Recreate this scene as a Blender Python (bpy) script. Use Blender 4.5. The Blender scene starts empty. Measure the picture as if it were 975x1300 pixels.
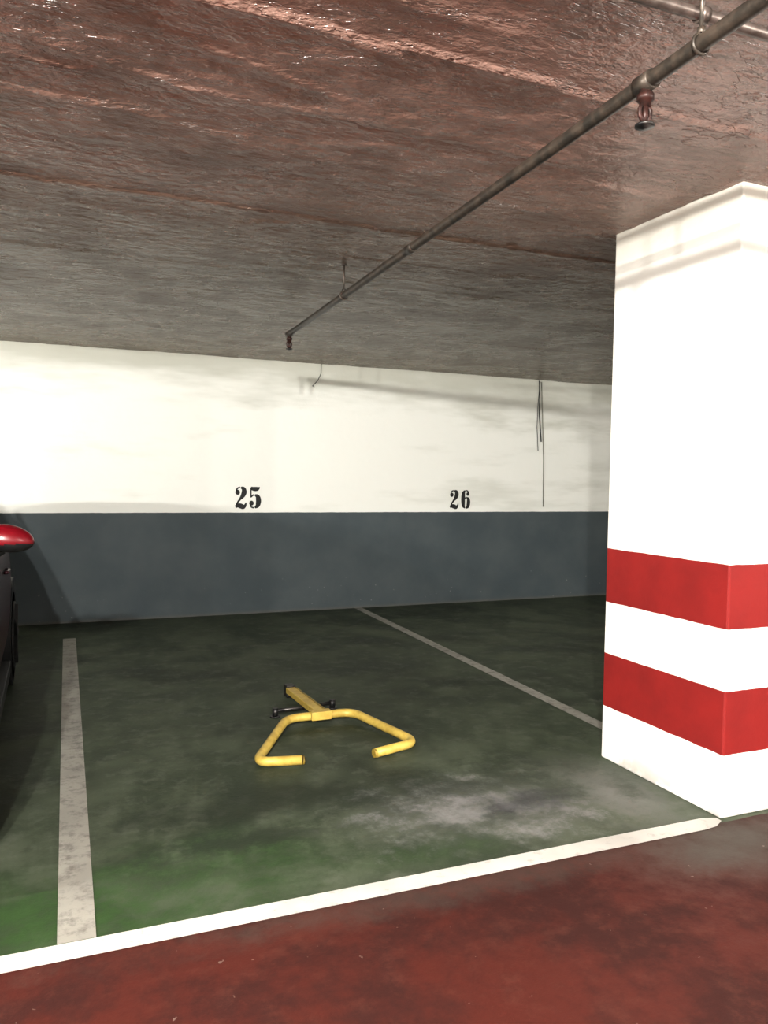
import bpy, bmesh, math, random
from mathutils import Vector, Matrix
from mathutils import noise as mn
random.seed(3)
scn = bpy.context.scene
scn.view_settings.view_transform = 'Standard'
scn.view_settings.look = 'None'
scn.view_settings.exposure = 0.25
scn.view_settings.gamma = 0.84

# ------------------------------------------------------------ helpers
class NT:
    def __init__(s, name):
        s.m = bpy.data.materials.new(name); s.m.use_nodes = True
        s.t = s.m.node_tree; s.n = s.t.nodes; s.l = s.t.links
        s.b = s.n['Principled BSDF']
        s.tc = s.n.new('ShaderNodeTexCoord').outputs['Object']
        s._sep = None
    def sep(s):
        if s._sep is None:
            x = s.n.new('ShaderNodeSeparateXYZ'); s.l.new(s.tc, x.inputs[0]); s._sep = x
        return s._sep.outputs
    def put(s, sock, v):
        if isinstance(v, bpy.types.NodeSocket): s.l.new(v, sock)
        elif isinstance(v, (tuple, list)) and len(v) == 3 and sock.type == 'RGBA': sock.default_value = (*v, 1)
        else: sock.default_value = v
    def math(s, op, a, b=0.0, c=None, clamp=False):
        x = s.n.new('ShaderNodeMath'); x.operation = op; x.use_clamp = clamp
        s.put(x.inputs[0], a); s.put(x.inputs[1], b)
        if c is not None: s.put(x.inputs[2], c)
        return x.outputs[0]
    def mapping(s, scale=(1,1,1), loc=(0,0,0), rot=(0,0,0)):
        x = s.n.new('ShaderNodeMapping'); s.l.new(s.tc, x.inputs[0])
        x.inputs['Scale'].default_value = scale; x.inputs['Location'].default_value = loc; x.inputs['Rotation'].default_value = rot
        return x.outputs[0]
    def noise(s, scale, detail=4, rough=0.55, vec=None, dist=0.0):
        x = s.n.new('ShaderNodeTexNoise'); s.l.new(vec if vec is not None else s.tc, x.inputs['Vector'])
        x.inputs['Scale'].default_value = scale; x.inputs['Detail'].default_value = detail
        x.inputs['Roughness'].default_value = rough; x.inputs['Distortion'].default_value = dist
        return x.outputs[0]
    def ramp(s, v, a, b, lo=0.0, hi=1.0):
        x = s.n.new('ShaderNodeMapRange'); x.interpolation_type = 'SMOOTHSTEP'
        s.put(x.inputs[0], v); s.put(x.inputs[1], a); s.put(x.inputs[2], b)
        s.put(x.inputs[3], lo); s.put(x.inputs[4], hi); return x.outputs[0]
    def mix(s, f, a, b):
        x = s.n.new('ShaderNodeMix'); x.data_type = 'RGBA'
        s.put(x.inputs[0], f); s.put(x.inputs[6], a); s.put(x.inputs[7], b); return x.outputs[2]
    def bump(s, h, strength=0.3, dist=0.02, prev=None):
        x = s.n.new('ShaderNodeBump'); s.put(x.inputs['Height'], h)
        x.inputs['Strength'].default_value = strength; x.inputs['Distance'].default_value = dist
        if prev is not None: s.l.new(prev, x.inputs['Normal'])
        return x.outputs[0]
    def fin(s, col, rough=0.6, normal=None, metal=0.0, spec=None):
        s.put(s.b.inputs['Base Color'], col); s.put(s.b.inputs['Roughness'], rough); s.put(s.b.inputs['Metallic'], metal)
        if spec is not None: s.put(s.b.inputs['Specular IOR Level'], spec)
        if normal is not None: s.l.new(normal, s.b.inputs['Normal'])
        return s.m

def blob(nt, cx, cy, rx, ry, soft=0.7, warp=None):
    X, Y, _ = nt.sep()
    dx = nt.math('DIVIDE', nt.math('SUBTRACT', X, cx), rx)
    dy = nt.math('DIVIDE', nt.math('SUBTRACT', Y, cy), ry)
    d = nt.math('SQRT', nt.math('ADD', nt.math('MULTIPLY', dx, dx), nt.math('MULTIPLY', dy, dy)))
    if warp is not None: d = nt.math('ADD', d, nt.math('MULTIPLY', nt.math('SUBTRACT', warp, 0.5), 2.2))
    return nt.ramp(d, 1.0 - soft, 1.0, 1.0, 0.0)

def link(o, parent=None):
    scn.collection.objects.link(o)
    if parent is not None: o.parent = parent
    return o
def empty(name, loc=(0,0,0)):
    e = bpy.data.objects.new(name, None); e.location = loc; e.empty_display_size = .1; link(e); return e
def mesh_obj(name, verts, faces, mat=None, parent=None, smooth=False):
    me = bpy.data.meshes.new(name); me.from_pydata([tuple(v) for v in verts], [], faces); me.update()
    if mat: me.materials.append(mat)
    if smooth:
        for p in me.polygons: p.use_smooth = True
    o = bpy.data.objects.new(name, me); return link(o, parent)
def bm_obj(name, bm, mats, parent=None, smooth=False):
    me = bpy.data.meshes.new(name); bmesh.ops.recalc_face_normals(bm, faces=bm.faces); bm.to_mesh(me); bm.free()
    for m in (mats if isinstance(mats, list) else [mats]): me.materials.append(m)
    if smooth:
        for p in me.polygons: p.use_smooth = True
    o = bpy.data.objects.new(name, me); return link(o, parent)
def box(name, lo, hi, mat, parent=None, bevel=0.0, seg=2):
    bm = bmesh.new(); bmesh.ops.create_cube(bm, size=1)
    for v in bm.verts:
        v.co = Vector([(lo[i] + hi[i]) / 2 + v.co[i] * (hi[i] - lo[i]) for i in range(3)])
    o = bm_obj(name, bm, mat, parent)
    if bevel:
        b = o.modifiers.new('bev', 'BEVEL'); b.width = bevel; b.segments = seg
    return o
def obox(name, p0, p1, w, t, mat, parent=None, bevel=0.004):
    p0, p1 = Vector(p0), Vector(p1); d = (p1 - p0); L = d.length; d.normalize()
    side = d.cross(Vector((0,0,1))); side = side.normalized() if side.length > 1e-4 else Vector((1,0,0))
    up = side.cross(d)
    vs = []
    for a in (0, L):
        for s_, u_ in ((-1,-1),(1,-1),(1,1),(-1,1)):
            vs.append(p0 + d * a + side * s_ * w / 2 + up * u_ * t / 2)
    fs = [(0,1,2,3),(7,6,5,4),(0,4,5,1),(1,5,6,2),(2,6,7,3),(3,7,4,0)]
    o = mesh_obj(name, vs, fs, mat, parent)
    if bevel:
        b = o.modifiers.new('bev', 'BEVEL'); b.width = bevel; b.segments = 2
    return o
def tube(name, pts, rad, mat, parent=None, seg=16, radii=None, caps=True):
    pts = [Vector(p) for p in pts]; n = len(pts); bm = bmesh.new(); rings = []
    prev = None
    for i, p in enumerate(pts):
        t = (pts[min(i+1, n-1)] - pts[max(i-1, 0)]).normalized()
        if prev is None:
            a = t.orthogonal().normalized()
        else:
            a = (prev - t * prev.dot(t)).normalized()
        prev = a; b = t.cross(a); r = radii[i] if radii else rad
        rings.append([bm.verts.new(p + (a * math.cos(2*math.pi*k/seg) + b * math.sin(2*math.pi*k/seg)) * r) for k in range(seg)])
    for i in range(n-1):
        for k in range(seg):
            bm.faces.new((rings[i][k], rings[i][(k+1)%seg], rings[i+1][(k+1)%seg], rings[i+1][k]))
    if caps:
        bm.faces.new(rings[0][::-1]); bm.faces.new(rings[-1])
    return bm_obj(name, bm, mat, parent, smooth=True)
def cyl(name, p0, p1, r, mat, parent=None, seg=24):
    p0, p1 = Vector(p0), Vector(p1)
    o = tube(name, [p0, p1], r, mat, parent, seg)
    for f in o.data.polygons:
        if len(f.vertices) > 4: f.use_smooth = False
    return o
def fillet(pts, r, n=6):
    pts = [Vector(p) for p in pts]; out = [pts[0]]
    for i in range(1, len(pts)-1):
        a, b, c = pts[i-1], pts[i], pts[i+1]
        u = (a-b).normalized(); v = (c-b).normalized()
        p, q = b + u*r, b + v*r
        for k in range(n+1):
            s = k/n; out.append(p*(1-s)**2 + b*2*s*(1-s) + q*s*s)
    out.append(pts[-1]); return out

# ------------------------------------------------------------ materials
w = NT('wall_paint'); X, Y, Z = w.sep()
edge = w.math('ADD', Z, w.math('MULTIPLY', w.math('SUBTRACT', w.noise(9, 2), .5), .006))
band = w.math('LESS_THAN', edge, 0.946)
st = w.noise(1.3, 4, .6, w.mapping((.5, 1, 2.6)))
white = w.mix(w.ramp(st, .5, .75), (.80, .805, .77), (.66, .665, .62))
top_shade = w.math('MULTIPLY', w.ramp(w.math('ADD', Z, w.math('MULTIPLY', w.math('SUBTRACT', st, .5), 1.1)), 1.85, 2.32), .7)  # grey shade under the ceiling, painted into the wall white
white = w.mix(top_shade, white, (.42, .42, .36))
g1 = w.mix(w.ramp(w.noise(2.2, 3), .3, .75), (.070, .088, .098), (.092, .110, .118))
specks = w.ramp(w.noise(34, 2), .72, .76)
lowm = w.math('MULTIPLY', specks, w.ramp(Z, .10, .45, 1.0, 0.0))
g1 = w.mix(w.math('MULTIPLY', lowm, .7), g1, (.5, .5, .5))
g1 = w.mix(w.ramp(Z, .0, .035, .75, 0.0), g1, (.12, .12, .11))
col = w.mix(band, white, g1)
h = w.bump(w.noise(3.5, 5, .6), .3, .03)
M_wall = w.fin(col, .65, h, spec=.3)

w = NT('plain_wall_paint')
M_plain = w.fin(w.mix(w.ramp(w.noise(1.5, 3), .4, .7), (.72, .71, .66), (.55, .54, .5)), .8)

w = NT('pillar_paint'); X, Y, Z = w.sep()
zz = w.math('ADD', Z, w.math('MULTIPLY', w.math('SUBTRACT', w.noise(14, 2), .5), .006))
def between(nt, v, a, b): return nt.math('MULTIPLY', nt.math('GREATER_THAN', v, a), nt.math('LESS_THAN', v, b))
red = w.math('ADD', between(w, zz, .736, .984), between(w, zz, .248, .496))
wh = w.mix(w.ramp(w.noise(2.0, 4, .6), .45, .8), (.78, .77, .74), (.66, .65, .61))
dirt = w.math('MULTIPLY', w.ramp(Z, 0.0, .12, 1, 0), w.ramp(w.noise(9, 4), .4, .65))
wh = w.mix(w.math('MULTIPLY', dirt, .6), wh, (.33, .31, .28))
wh = w.mix(w.ramp(Z, 2.10, 2.40, 0, .75), wh, (.42, .40, .35))  # shadowed pillar top, painted in as a greyer white
rd = w.mix(w.ramp(w.noise(5, 3), .3, .8), (.25, .022, .020), (.20, .019, .018))
h = w.bump(w.noise(5, 5, .6), .25, .02)
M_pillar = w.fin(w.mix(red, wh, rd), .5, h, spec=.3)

# ceiling
w = NT('ceiling_paint'); X, Y, Z = w.sep()
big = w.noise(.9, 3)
c1 = w.mix(w.ramp(w.math('ADD', Y, w.math('MULTIPLY', big, 1.4)), 2.9, 5.2), (.36, .235, .195), (.215, .165, .118))  # reddish floor bounce painted into the near ceiling, darker towards the back
stn = w.noise(3.0, 6, .68)
c1 = w.mix(w.ramp(stn, .38, .70, 0, .55), c1, (.15, .095, .074))
ws = w.noise(3.2, 6, .66, w.mapping((.45, 1.5, 1), rot=(0, 0, .10)), .25)
fm = w.noise(17, 4, .62, w.mapping((.7, 1.1, 1)))
ter = w.math('ADD', w.ramp(ws, .50, .515), w.math('MULTIPLY', w.ramp(ws, .60, .612), .8))
n = w.bump(w.math('ADD', w.math('MULTIPLY', ter, .35), fm), 1.0, .015)
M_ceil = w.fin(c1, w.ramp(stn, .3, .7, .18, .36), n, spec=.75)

# floor
w = NT('floor_paint'); X, Y, Z = w.sep()
wp = w.noise(2.3, 6, .70); fine = w.noise(9, 6, .74); mid = w.noise(1.1, 3, .6)
g = w.mix(w.ramp(wp, .38, .62), (.044, .058, .036), (.090, .108, .074))
g = w.mix(w.ramp(mid, .48, .66, 0, .7), g, (.030, .038, .026))
g = w.mix(w.math('MULTIPLY', w.ramp(fine, .48, .66), .42), g, (.14, .15, .12))
grn = w.math('MAXIMUM', blob(w, .15, 2.45, 1.1, .50, .98, wp), w.math('MULTIPLY', blob(w, 1.1, 2.4, .5, .15, .9, wp), .5))
g = w.mix(w.math('MULTIPLY', grn, w.ramp(fine, .38, .60, .3, .8)), g, (.032, .078, .019))
dk = w.math('MULTIPLY', w.math('MAXIMUM', blob(w, 1.0, 3.0, 1.2, .25, .9, wp), blob(w, .6, 2.72, .5, .12, .9, fine)), .7)
g = w.mix(dk, g, (.026, .034, .023))
pale = w.math('MULTIPLY', w.math('MAXIMUM', blob(w, 1.6, 2.66, .72, .45, .95, fine), w.math('MULTIPLY', blob(w, 2.15, 2.6, .4, .6, .9, wp), .7)), w.ramp(wp, .40, .60, .25, .9))
g = w.mix(pale, g, (.25, .25, .245))
oil = w.math('MULTIPLY', blob(w, 1.75, 2.66, .30, .13, .9, fine), .55)
g = w.mix(oil, g, (.030, .030, .040))
ye = w.math('ADD', Y, w.math('MULTIPLY', w.math('SUBTRACT', w.noise(5, 3), .5), .02))
r_ = w.mix(w.ramp(wp, .40, .62), (.088, .022, .016), (.050, .017, .014))
r_ = w.mix(w.math('MULTIPLY', w.ramp(fine, .5, .68), .4), r_, (.12, .044, .032))
gr = w.math('MULTIPLY', w.math('MAXIMUM', blob(w, 2.35, 2.1, .75, .38, .95, wp), w.math('MULTIPLY', blob(w, 1.3, 2.16, 1.5, .12, .9, fine), .45)), .95)
r_ = w.mix(gr, r_, (.085, .074, .062))
scr = w.math('MULTIPLY', w.ramp(w.noise(26, 3, .6), .70, .73), .5)
r_ = w.mix(scr, r_, (.3, .25, .22))
col = w.mix(w.math('LESS_THAN', ye, 2.225), g, r_)
h = w.bump(fine, .3, .012)
M_floor = w.fin(col, w.ramp(wp, .3, .7, .5, .7), h, spec=.25)

def line_mat(name, base, wear):
    w = NT(name)
    m = w.ramp(w.noise(16, 6, .75), wear, wear + .22, 0, .75)
    c = w.mix(w.ramp(w.noise(3, 3), .3, .7), base, tuple(b * .78 for b in base))
    return w.fin(w.mix(m, c, tuple(b * .42 for b in base)), .6, spec=.3)
M_line = line_mat('white_line_paint', (.62, .61, .57), .54)
M_line2 = line_mat('worn_line_paint', (.38, .37, .33), .45)

def simple(name, c1, c2, sc=20, rough=.5, metal=0., bump=.1, spec=None):
    w = NT(name); n = w.noise(sc, 4, .6)
    return w.fin(w.mix(w.ramp(n, .38, .66), c1, c2), rough, w.bump(n, bump, .004), metal, spec)
M_yel = simple('yellow_paint', (.60, .46, .12), (.48, .34, .08), 18, .45)
M_yeldark = simple('worn_yellow_paint', (.36, .26, .05), (.10, .07, .02), 14, .5)
M_steel = simple('dark_steel', (.03, .03, .032), (.09, .085, .08), 30, .4, .7)
M_pipe = simple('painted_pipe', (.042, .036, .030), (.090, .070, .055), 22, .42, .3)
M_galv = simple('galvanised_pipe', (.16, .13, .115), (.09, .07, .06), 25, .4, .5)
M_rust = simple('rusty_brass', (.05, .018, .014), (.02, .012, .010), 40, .5, .2)
M_black = simple('black_stencil_paint', (.010, .010, .010), (.02, .02, .02), 25, .6)
M_wire = simple('cable_sheath', (.02, .02, .02), (.05, .05, .045), 10, .6)
M_wireg = simple('pale_cable', (.26, .25, .21), (.18, .17, .15), 10, .6)
M_plast = simple('black_plastic', (.008, .008, .009), (.014, .014, .014), 30, .5)
M_rubber = simple('tyre_rubber', (.012, .012, .012), (.02, .02, .02), 30, .8)
M_alloy = simple('wheel_steel', (.02, .02, .02), (.015, .015, .015), 10, .6, .2)
w = NT('car_red_paint'); M_red = w.fin((.14, .002, .008), .35, None, .0, .5); w.b.inputs['Coat Weight'].default_value = .3; w.b.inputs['Coat Roughness'].default_value = .1
w = NT('car_red_shaded'); M_red_shaded = w.fin((.030, .003, .007), .4, None, .0, .4); w.b.inputs['Coat Weight'].default_value = .25; w.b.inputs['Coat Roughness'].default_value = .1  # the car's red again, darkened so the body's shade is in the colour
w = NT('car_glass'); M_glass = w.fin((.012, .014, .016), .05, None, 0., .6)
w = NT('lamp_lens'); M_lens = w.fin((.55, .56, .58), .08, None, .2, .8)
w = NT('tail_lens'); M_tail = w.fin((.25, .01, .01), .1, None, .0, .8)
w = NT('enamel_white'); M_enam = w.fin((.7, .7, .68), .4)
w = NT('tube_glow'); w.b.inputs['Emission Color'].default_value = (1, .97, .9, 1); w.b.inputs['Emission Strength'].default_value = 6; M_glow = w.fin((.9, .9, .9), .4)

# ------------------------------------------------------------ room shell
XL, XR, YB, YW = -7.0, 8.0, -4.5, 7.232
def cz(y): return 2.4535 - 0.0125 * y
def quad(name, vs, mat): return mesh_obj(name, vs, [(0,1,2,3)], mat)
quad('floor', [(XL,YB,0),(XR,YB,0),(XR,YW,0),(XL,YW,0)], M_floor)
def frange(a, b, st):
    n = max(1, round((b-a)/st)); return [a+(b-a)*i/n for i in range(n)]
xs = frange(XL,-1.2,.15)+frange(-1.2,3.2,.022)+frange(3.2,XR,.05)+[XR]
ys = frange(YB,.9,.12)+frange(.9,4.2,.015)+frange(4.2,YW,.03)+[YW]
def relief(x, y):
    p = Vector((x*1.0, y*2.0, 0))
    z = .006*mn.noise(p*.8)
    r = 1-abs(mn.noise(Vector((x*1.3+.2*y, y*4.2-.3*x, 4))))*2
    z -= .006*max(0, r-.6)/.4*max(0, .4+mn.noise(p*1.1))
    z += .0035*mn.noise(Vector((x*4, y*6, 2))) + .0014*mn.noise(Vector((x*14, y*20, 7)))
    yj = y + .012*mn.noise(Vector((x*1.5, 0, 5))) + .35
    k = math.floor(yj/.46); d = yj - k*.46
    a = mn.noise(Vector((x*.8, k*7.3, 1)))+.2
    far = 1.0 if y < 3.2 else max(.35, 1-(y-3.2)*.5)
    if a > 0 and d < .2: z -= .009*far*min(1, a*4)*math.exp(-(d/.012)**2)
    z += .004*far*((k*37) % 5 - 2)/2
    return z
vs, fs = [], []
for y in ys:
    for x in xs: vs.append((x, y, cz(y) + relief(x, y)))
nx = len(xs)
for j in range(len(ys)-1):
    for i in range(nx-1):
        a = j*nx+i; fs.append((a, a+nx, a+nx+1, a+1))
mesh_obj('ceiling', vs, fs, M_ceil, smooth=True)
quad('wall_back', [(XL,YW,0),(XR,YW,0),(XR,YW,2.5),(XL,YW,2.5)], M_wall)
quad('wall_left', [(XL,YB,0),(XL,YW,0),(XL,YW,2.55),(XL,YB,2.55)], M_plain)
quad('wall_right', [(XR,YW,0),(XR,YB,0),(XR,YB,2.55),(XR,YW,2.55)], M_plain)
quad('wall_front', [(XR,YB,0),(XL,YB,0),(XL,YB,2.55),(XR,YB,2.55)], M_plain)

box('concrete_pillar', (2.365, 2.248, 0), (3.0, 2.975, 2.430), M_pillar, bevel=.008)

def strip(name, pts, mat, z=.002):
    bm = bmesh.new(); lo = [bm.verts.new((x, y, z)) for x, y in pts]
    bm.faces.new(lo)
    return bm_obj(name, bm, mat)
strip('parking_line', [(-4.2,2.205),(2.24,2.197),(2.30,2.205),(2.355,2.235),(2.355,2.262),(2.30,2.280),(-4.2,2.286)], M_line)
strip('parking_line', [(0.0,2.284),(.102,2.284),(.142,6.55),(.05,6.55)], M_line2)
strip('parking_line', [(2.615,2.99),(2.695,2.99),(2.79,7.225),(2.71,7.225)], M_line2)

# ------------------------------------------------------------ stencil digits on wall
def stroke(bm, pts, n=24, y=0):
    P = [pts[0]] + list(pts) + [pts[-1]]; S = []
    for i in range(1, len(P)-2):
        for k in range(n):
            t = k/n; v = []
            for c in range(3):
                a,b,c_,d = P[i-1][c],P[i][c],P[i+1][c],P[i+2][c]
                v.append(.5*((2*b)+(-a+c_)*t+(2*a-5*b+4*c_-d)*t*t+(-a+3*b-3*c_+d)*t**3))
            S.append(v)
    S.append(list(pts[-1])); prev = None
    for i, s in enumerate(S):
        a = S[max(i-1,0)]; b = S[min(i+1,len(S)-1)]
        dx, dz = b[0]-a[0], b[1]-a[1]; L = math.hypot(dx,dz) or 1
        nx_, nz = -dz/L, dx/L
        cur = (bm.verts.new((s[0]+nx_*s[2]/2, y, s[1]+nz*s[2]/2)), bm.verts.new((s[0]-nx_*s[2]/2, y, s[1]-nz*s[2]/2)))
        if prev: bm.faces.new((prev[0],prev[1],cur[1],cur[0]))
        prev = cur
def disc(bm, x, z, r, y=0):
    bm.faces.new([bm.verts.new((x+r*math.cos(a*math.pi/10), y, z+r*math.sin(a*math.pi/10))) for a in range(20)])
def digit(bm, d, ox, oz, s):
    b2 = bmesh.new()
    if d == '2':
        disc(b2, .13, .74, .115)
        stroke(b2, [(.06,.80,.06),(.12,.92,.07),(.25,.975,.06)])
        stroke(b2, [(.29,.965,.07),(.42,.90,.20),(.46,.76,.25),(.40,.60,.22),(.27,.44,.12),(.14,.28,.08),(.06,.14,.06)])
        stroke(b2, [(.03,.06,.12),(.14,.13,.19),(.28,.11,.23),(.42,.07,.21),(.52,.14,.12),(.56,.27,.05)])
    elif d == '5':
        stroke(b2, [(.08,.94,.13),(.25,.90,.19),(.42,.91,.18),(.54,.98,.04)])
        stroke(b2, [(.09,.94,.06),(.09,.74,.06),(.09,.50,.06)])
        stroke(b2, [(.10,.52,.05),(.18,.60,.07),(.25,.625,.06)])
        stroke(b2, [(.29,.625,.07),(.43,.54,.21),(.48,.34,.26),(.43,.13,.21),(.29,.025,.07)])
        stroke(b2, [(.25,.02,.06),(.12,.06,.07),(.05,.18,.06)])
        disc(b2, .12, .24, .115)
    elif d == '6':
        stroke(b2, [(.24,.985,.05),(.13,.84,.20),(.10,.50,.25),(.13,.16,.20),(.24,.015,.05)])
        stroke(b2, [(.28,.985,.05),(.40,.95,.07),(.46,.86,.06)])
        disc(b2, .42, .79, .10)
        stroke(b2, [(.20,.52,.05),(.28,.60,.06),(.33,.60,.06)])
        stroke(b2, [(.33,.60,.06),(.45,.50,.19),(.47,.30,.23),(.42,.10,.18),(.29,.012,.06)])
    m = {}
    for v in b2.verts: m[v] = bm.verts.new((ox + v.co.x*s*.92, v.co.y, oz + v.co.z*s))
    for f in b2.faces: bm.faces.new([m[v] for v in f.verts])
    b2.free()
def number(txt, x, z, s, gap):
    bm = bmesh.new()
    for i, c in enumerate(txt): digit(bm, c, i*gap, 0, s)
    o = bm_obj('painted_stall_number', bm, M_black); o.location = (x, YW-.003, z)
number('25', 1.525, .985, .20, .132)
number('26', 3.745, .982, .19, .137)

# ------------------------------------------------------------ cables on wall
e = empty('hanging_wall_cable')
tube('cable_dark', [(4.79,YW-.012,2.352),(4.795,YW-.02,2.2),(4.80,YW-.012,2.0),(4.83,YW-.015,1.7)], .006, M_wire, e, 8)
tube('cable_loop', [(4.80,YW-.012,2.34),(4.775,YW-.02,2.1),(4.77,YW-.02,1.85),(4.79,YW-.02,1.6)], .0035, M_wire, e, 8)
tube('cable_pale', [(4.82,YW-.01,2.34),(4.84,YW-.01,2.0),(4.87,YW-.01,1.5),(4.88,YW-.01,1.0)], .005, M_wireg, e, 8)
tube('hanging_wire', [(2.34,YW-.01,2.36),(2.335,YW-.02,2.27),(2.30,YW-.03,2.2),(2.25,YW-.02,2.145),(2.27,YW-.02,2.14)], .0034, M_wire, None, 8)

# ------------------------------------------------------------ sprinkler pipe
e = empty('sprinkler_pipe')
PZ = 2.24
def px(y): return 1.277 + (y-1.19)*(1.444-1.277)/(5.19-1.19)
P0, P1 = (px(-4.4), -4.4, PZ), (px(5.17), 5.17, PZ)
tube('main_pipe', [P0, (px(0),0,PZ),(px(1.5),1.5,PZ),(px(4),4,PZ), P1], .018, M_pipe, e, 20)
for y in (-1.6, .6, 3.0):
    cyl('pipe_coupling', (px(y)-.0, y-.03, PZ), (px(y+.06), y+.03, PZ), .0205, M_pipe, e)
def hanger(y):
    x = px(y); top = cz(y)
    cyl('hanger_rod', (x, y, PZ+.022), (x, y, top+.002), .0045, M_pipe, e, 10)
    cyl('hanger_plate', (x, y, top-.010), (x, y, top+.004), .012, M_pipe, e, 16)
    ring = [(x+.021*math.sin(a), y, PZ+.021*math.cos(a)) for a in [k*2*math.pi/20 for k in range(21)]]
    tube('hanger_clamp', ring, .004, M_pipe, e, 8)
    cyl('hanger_nut', (x, y, PZ+.020), (x, y, PZ+.034), .010, M_pipe, e, 6)
for y in (1.35, 3.93, -1.2): hanger(y)
def sprinkler(x, y, z, k=1.0):
    cyl('tee_collar', (x, y-.026, PZ), (x, y+.026, PZ), .0225, M_pipe, e)
    tube('sprinkler_body', [(x,y,z-.010),(x,y,z-.022),(x,y,z-.023),(x,y,z-.036),(x,y,z-.037),(x,y,z-.050)], 0, M_rust, e, 12, [.015,.015,.020,.020,.015,.013])
    for s in (-1, 1):
        tube('sprinkler_frame', [(x+s*.009,y,z-.046),(x+s*.016,y,z-.058),(x+s*.015,y,z-.073),(x+s*.004,y,z-.088)], .0052, M_rust, e, 8)
    cyl('sprinkler_bulb', (x,y,z-.05), (x,y,z-.086), .008, M_rust, e, 8)
    tube('sprinkler_deflector', [(x,y,z-.086),(x,y,z-.092),(x,y,z-.0925),(x,y,z-.097),(x,y,z-.098),(x,y,z-.102)], 0, M_steel, e, 20, [.006,.010,.023,.023,.014,.005])
sprinkler(px(1.53), 1.53, PZ-.005)
sprinkler(px(5.15), 5.15, PZ-.005)
cyl('pipe_end_cap', (px(5.14),5.14,PZ), (px(5.19),5.19,PZ), .0215, M_pipe, e)
e2 = empty('conduit_pipe')
tube('conduit_run', [(-6.9,1.50,2.375),(1.3,1.45,2.375),(7.9,1.40,2.375)], .014, M_galv, e2, 14)
for x in (-2, .2, 1.38, 3.6):
    cyl('conduit_clip', (x-.012,1.45,2.375), (x+.012,1.45,2.375), .019, M_galv, e2)
    cyl('clip_stud', (x,1.45,2.38), (x,1.45,2.44), .006, M_galv, e2, 8)

# ------------------------------------------------------------ folded parking barrier
e = empty('parking_barrier')
z0 = .026
hoop = fillet([(1.015,3.345,z0),(.815,3.385,z0),(1.095,3.885,z0+.02),(1.455,3.885,z0+.02),(1.60,3.385,z0),(1.36,3.315,z0)], .075, 8)
tube('hoop', hoop, .0215, M_yel, e, 20)
obox('arm', (1.275,3.87,.058), (1.262,4.40,.048), .058, .034, M_yel, e)
obox('arm_worn_edge', (1.300,3.90,.0770), (1.288,4.38,.0670), .010, .003, M_yeldark, e, 0)
obox('arm_bracket', (1.22,3.875,.052), (1.33,3.875,.052), .052, .045, M_yel, e)
obox('arm_hinge', (1.262,4.39,.040), (1.260,4.45,.040), .05, .07, M_steel, e)
tube('cross_bar', [(1.085,4.075,.034),(1.25,4.10,.030),(1.425,4.125,.034)], .010, M_steel, e, 12)
for x, y in ((1.085,4.075),(1.425,4.125)):
    cyl('bar_knob', (x,y,.004), (x,y,.05), .016, M_steel, e, 14)
    cyl('bar_foot', (x,y,.0), (x,y,.008), .028, M_steel, e, 16)
tube('lock_rod', [(1.10,4.14,.012),(1.35,4.17,.012)], .006, M_steel, e, 8)
for s, (x, y) in enumerate(((1.018,3.344),(1.357,3.314))):
    d = -1 if s else 1
    cyl('rubber_end', (x,y,z0), (x+d*.008,y-.001,z0), .020, M_yeldark, e, 16)

# ------------------------------------------------------------ parked car (nose out)
car = empty('parked_car', (-1.095, 0, 0))
ST = [ # y, half width, bottom z, belt z, cabin half width, roof z
 (2.42,.60,.30,.58,.52,.62),(2.50,.74,.22,.66,.62,.72),(2.75,.82,.19,.76,.70,.82),(3.15,.85,.18,.85,.72,.91),
 (3.42,.86,.18,.90,.70,.99),(3.60,.86,.18,.90,.62,1.12),(4.05,.865,.18,.90,.54,1.37),(4.40,.865,.18,.90,.52,1.43),
 (5.0,.86,.18,.91,.51,1.43),(5.5,.84,.20,.92,.49,1.38),(5.85,.80,.24,.91,.48,1.18),(6.02,.72,.28,.86,.48,.96),(6.10,.62,.34,.78,.44,.84)]
bm = bmesh.new(); rings = []
for (y,hw,zb,be,cw,rz) in ST:
    pr = [(0,zb),(hw*.82,zb),(hw*.965,zb+.07),(hw,zb+.30),(hw*.995,be-.18),(hw*.965,be-.03),(hw*.94,be),
          (cw+(hw*.94-cw)*.12, rz-.05 if rz-be>.2 else be+(rz-be)*.6),(cw*.85,rz-.008),(0,rz)]
    ring = [bm.verts.new((x,y,z)) for x,z in pr] + [bm.verts.new((-x,y,z)) for x,z in pr[-2:0:-1]]
    rings.append(ring)
N = len(rings[0])
for i in range(len(rings)-1):
    for k in range(N):
        f = bm.faces.new((rings[i][k], rings[i][(k+1)%N], rings[i+1][(k+1)%N], rings[i+1][k])); f.smooth = True
        kk = k if k < 9 else N-1-k
        if kk == 6 and 4 <= i <= 9: f.material_index = 1
        if kk in (7,8) and i in (4,5): f.material_index = 1
        if kk in (7,8) and i in (9,): f.material_index = 1
        if kk in (0,1): f.material_index = 2
bm.faces.new(rings[0]); bm.faces.new(rings[-1][::-1])
body = bm_obj('body', bm, [M_red_shaded, M_glass, M_plast], car)
s_ = body.modifiers.new('sub','SUBSURF'); s_.levels = 2; s_.render_levels = 2
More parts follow.
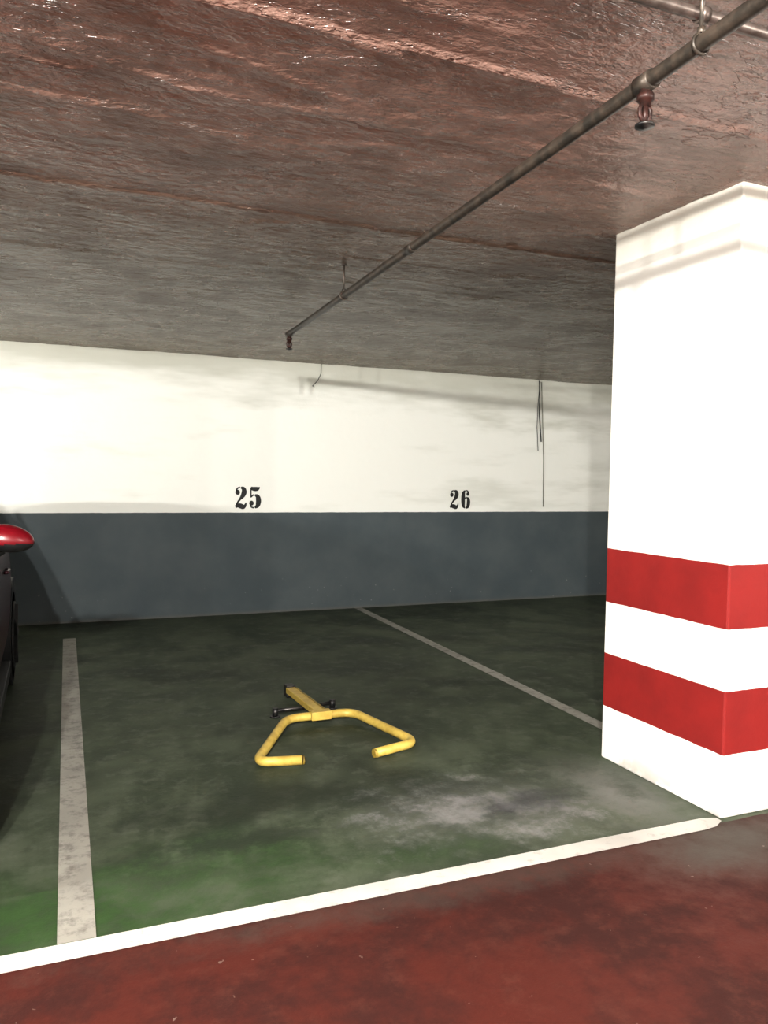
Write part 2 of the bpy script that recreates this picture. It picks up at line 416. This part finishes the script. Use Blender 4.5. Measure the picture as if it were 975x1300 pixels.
for side in (-1, 1):
    for y in (3.0, 5.25):
        cyl('wheel_arch', (side*.60,y,.33), (side*.856,y,.33), .325, M_plast, car, 36)
        tube('tyre', [(side*.66,y,.30),(side*.68,y,.30),(side*.83,y,.30),(side*.856,y,.30)], 0, M_rubber, car, 36, [.27,.30,.30,.27])
        cyl('rim', (side*.80,y,.30), (side*.858,y,.30), .205, M_plast, car, 30)
        for a in range(5):
            t = a*2*math.pi/5
            obox('rim_spoke', (side*.858,y,.30), (side*.858,y+.19*math.cos(t),.30+.19*math.sin(t)), .045, .02, M_alloy, car)
        ring = [(side*.858,y+.198*math.cos(t),.30+.198*math.sin(t)) for t in [k*2*math.pi/30 for k in range(31)]]
        tube('rim_lip', ring, .009, M_alloy, car, 8)
    obox('b_pillar', (side*.80,4.60,.91), (side*.565,4.66,1.37), .07, .02, M_plast, car)
    obox('side_sill', (side*.835,3.45,.20), (side*.83,4.85,.20), .06, .07, M_plast, car)
    tube('door_handle', [(side*.855,4.42,.78),(side*.868,4.44,.78),(side*.868,4.56,.78),(side*.855,4.58,.78)], .009, M_red_shaded, car, 8)
    bmm = bmesh.new(); bmesh.ops.create_uvsphere(bmm, u_segments=32, v_segments=24, radius=1)
    for v in bmm.verts:
        x, y, z = v.co
        z = z*(.060 if z > 0 else .050); k = 1 - .22*max(0, -x)
        v.co = Vector((side*(.913 + x*.105), 3.38 + (y*.065 if y < 0 else y*.03), 1.033 + z*k + x*-.012))
    for f in bmm.faces:
        if f.calc_center_median().z < 1.018: f.material_index = 1
        f.smooth = True
    bm_obj('mirror_shell', bmm, [M_red, M_plast], car)
    obox('mirror_arm', (side*.80,3.47,.93), (side*.89,3.40,.99), .06, .035, M_plast, car)
    for (y, x, z, mt, nm) in ((2.50,.60,.66,M_lens,'headlamp'),(6.02,.62,.84,M_tail,'tail_lamp')):
        b3 = bmesh.new(); bmesh.ops.create_uvsphere(b3, u_segments=20, v_segments=12, radius=1)
        for v in b3.verts: v.co = Vector((side*x + v.co.x*.13, y + v.co.y*.09, z + v.co.z*.07))
        bm_obj(nm, b3, mt, car, smooth=True)
box('grille', (-.42,2.40,.42), (.42,2.46,.56), M_plast, car, .01)
box('number_plate', (-.26,2.385,.34), (.26,2.405,.45), M_enam, car, .004)
box('front_bumper_lip', (-.62,2.41,.24), (.62,2.55,.30), M_plast, car, .02)

# ------------------------------------------------------------ ceiling lamps (outside the view, light the bay)
def lamp(x, y, power, z, n=2, L=1.2, size=.04):
    e = empty('fluorescent_lamp', (x, y, 0)); t = cz(y)
    box('housing', (-L/2-.03,-.05,t-.05), (L/2+.03,.05,t+.01), M_enam, e, .008)
    cyl('tube', (-L/2,0,z+.03), (L/2,0,z+.03), .012, M_glow, e, 14)
    for s in (-1,1): box('socket', (s*L/2-.015,-.015,z+.015), (s*L/2+.015,.015,t-.04), M_enam, e)
    for i in range(n):
        ld = bpy.data.lights.new('tube_light','POINT'); ld.energy = power/n; ld.shadow_soft_size = size; ld.color = (1,.99,.94)
        lo = bpy.data.objects.new('tube_light', ld); lo.location = ((i-(n-1)/2)*L/n, 0, z-.03); link(lo, e)
lamp(-.9, -1.3, 1600, 2.375, n=2, L=.6)
lamp(-4.6, 1.0, 950, 2.2, size=.03)
lamp(4.4, -1.3, 400, 2.2)

# ------------------------------------------------------------ camera
cd = bpy.data.cameras.new('camera'); cam = bpy.data.objects.new('camera', cd); scn.collection.objects.link(cam)
yaw, pitch, roll, f = .395, -.045, .016, 1000.9
cy, sy = math.cos(yaw), math.sin(yaw)
F = Vector((sy*math.cos(pitch), cy*math.cos(pitch), math.sin(pitch))); R = Vector((cy,-sy,0)); U = R.cross(F)
c, s = math.cos(roll), math.sin(roll)
R2, U2 = c*R + s*U, -s*R + c*U
m = Matrix((R2, U2, -F)).transposed().to_4x4(); m.translation = Vector((0,0,1.3))
cam.matrix_world = m
cd.sensor_fit = 'VERTICAL'; cd.sensor_height = 36.0; cd.lens = 36.0*f/1300.0
cd.clip_start = .02
scn.camera = cam
wd = bpy.data.worlds.new('world'); scn.world = wd; wd.use_nodes = True
wd.node_tree.nodes['Background'].inputs[0].default_value = (.02,.02,.02,1)
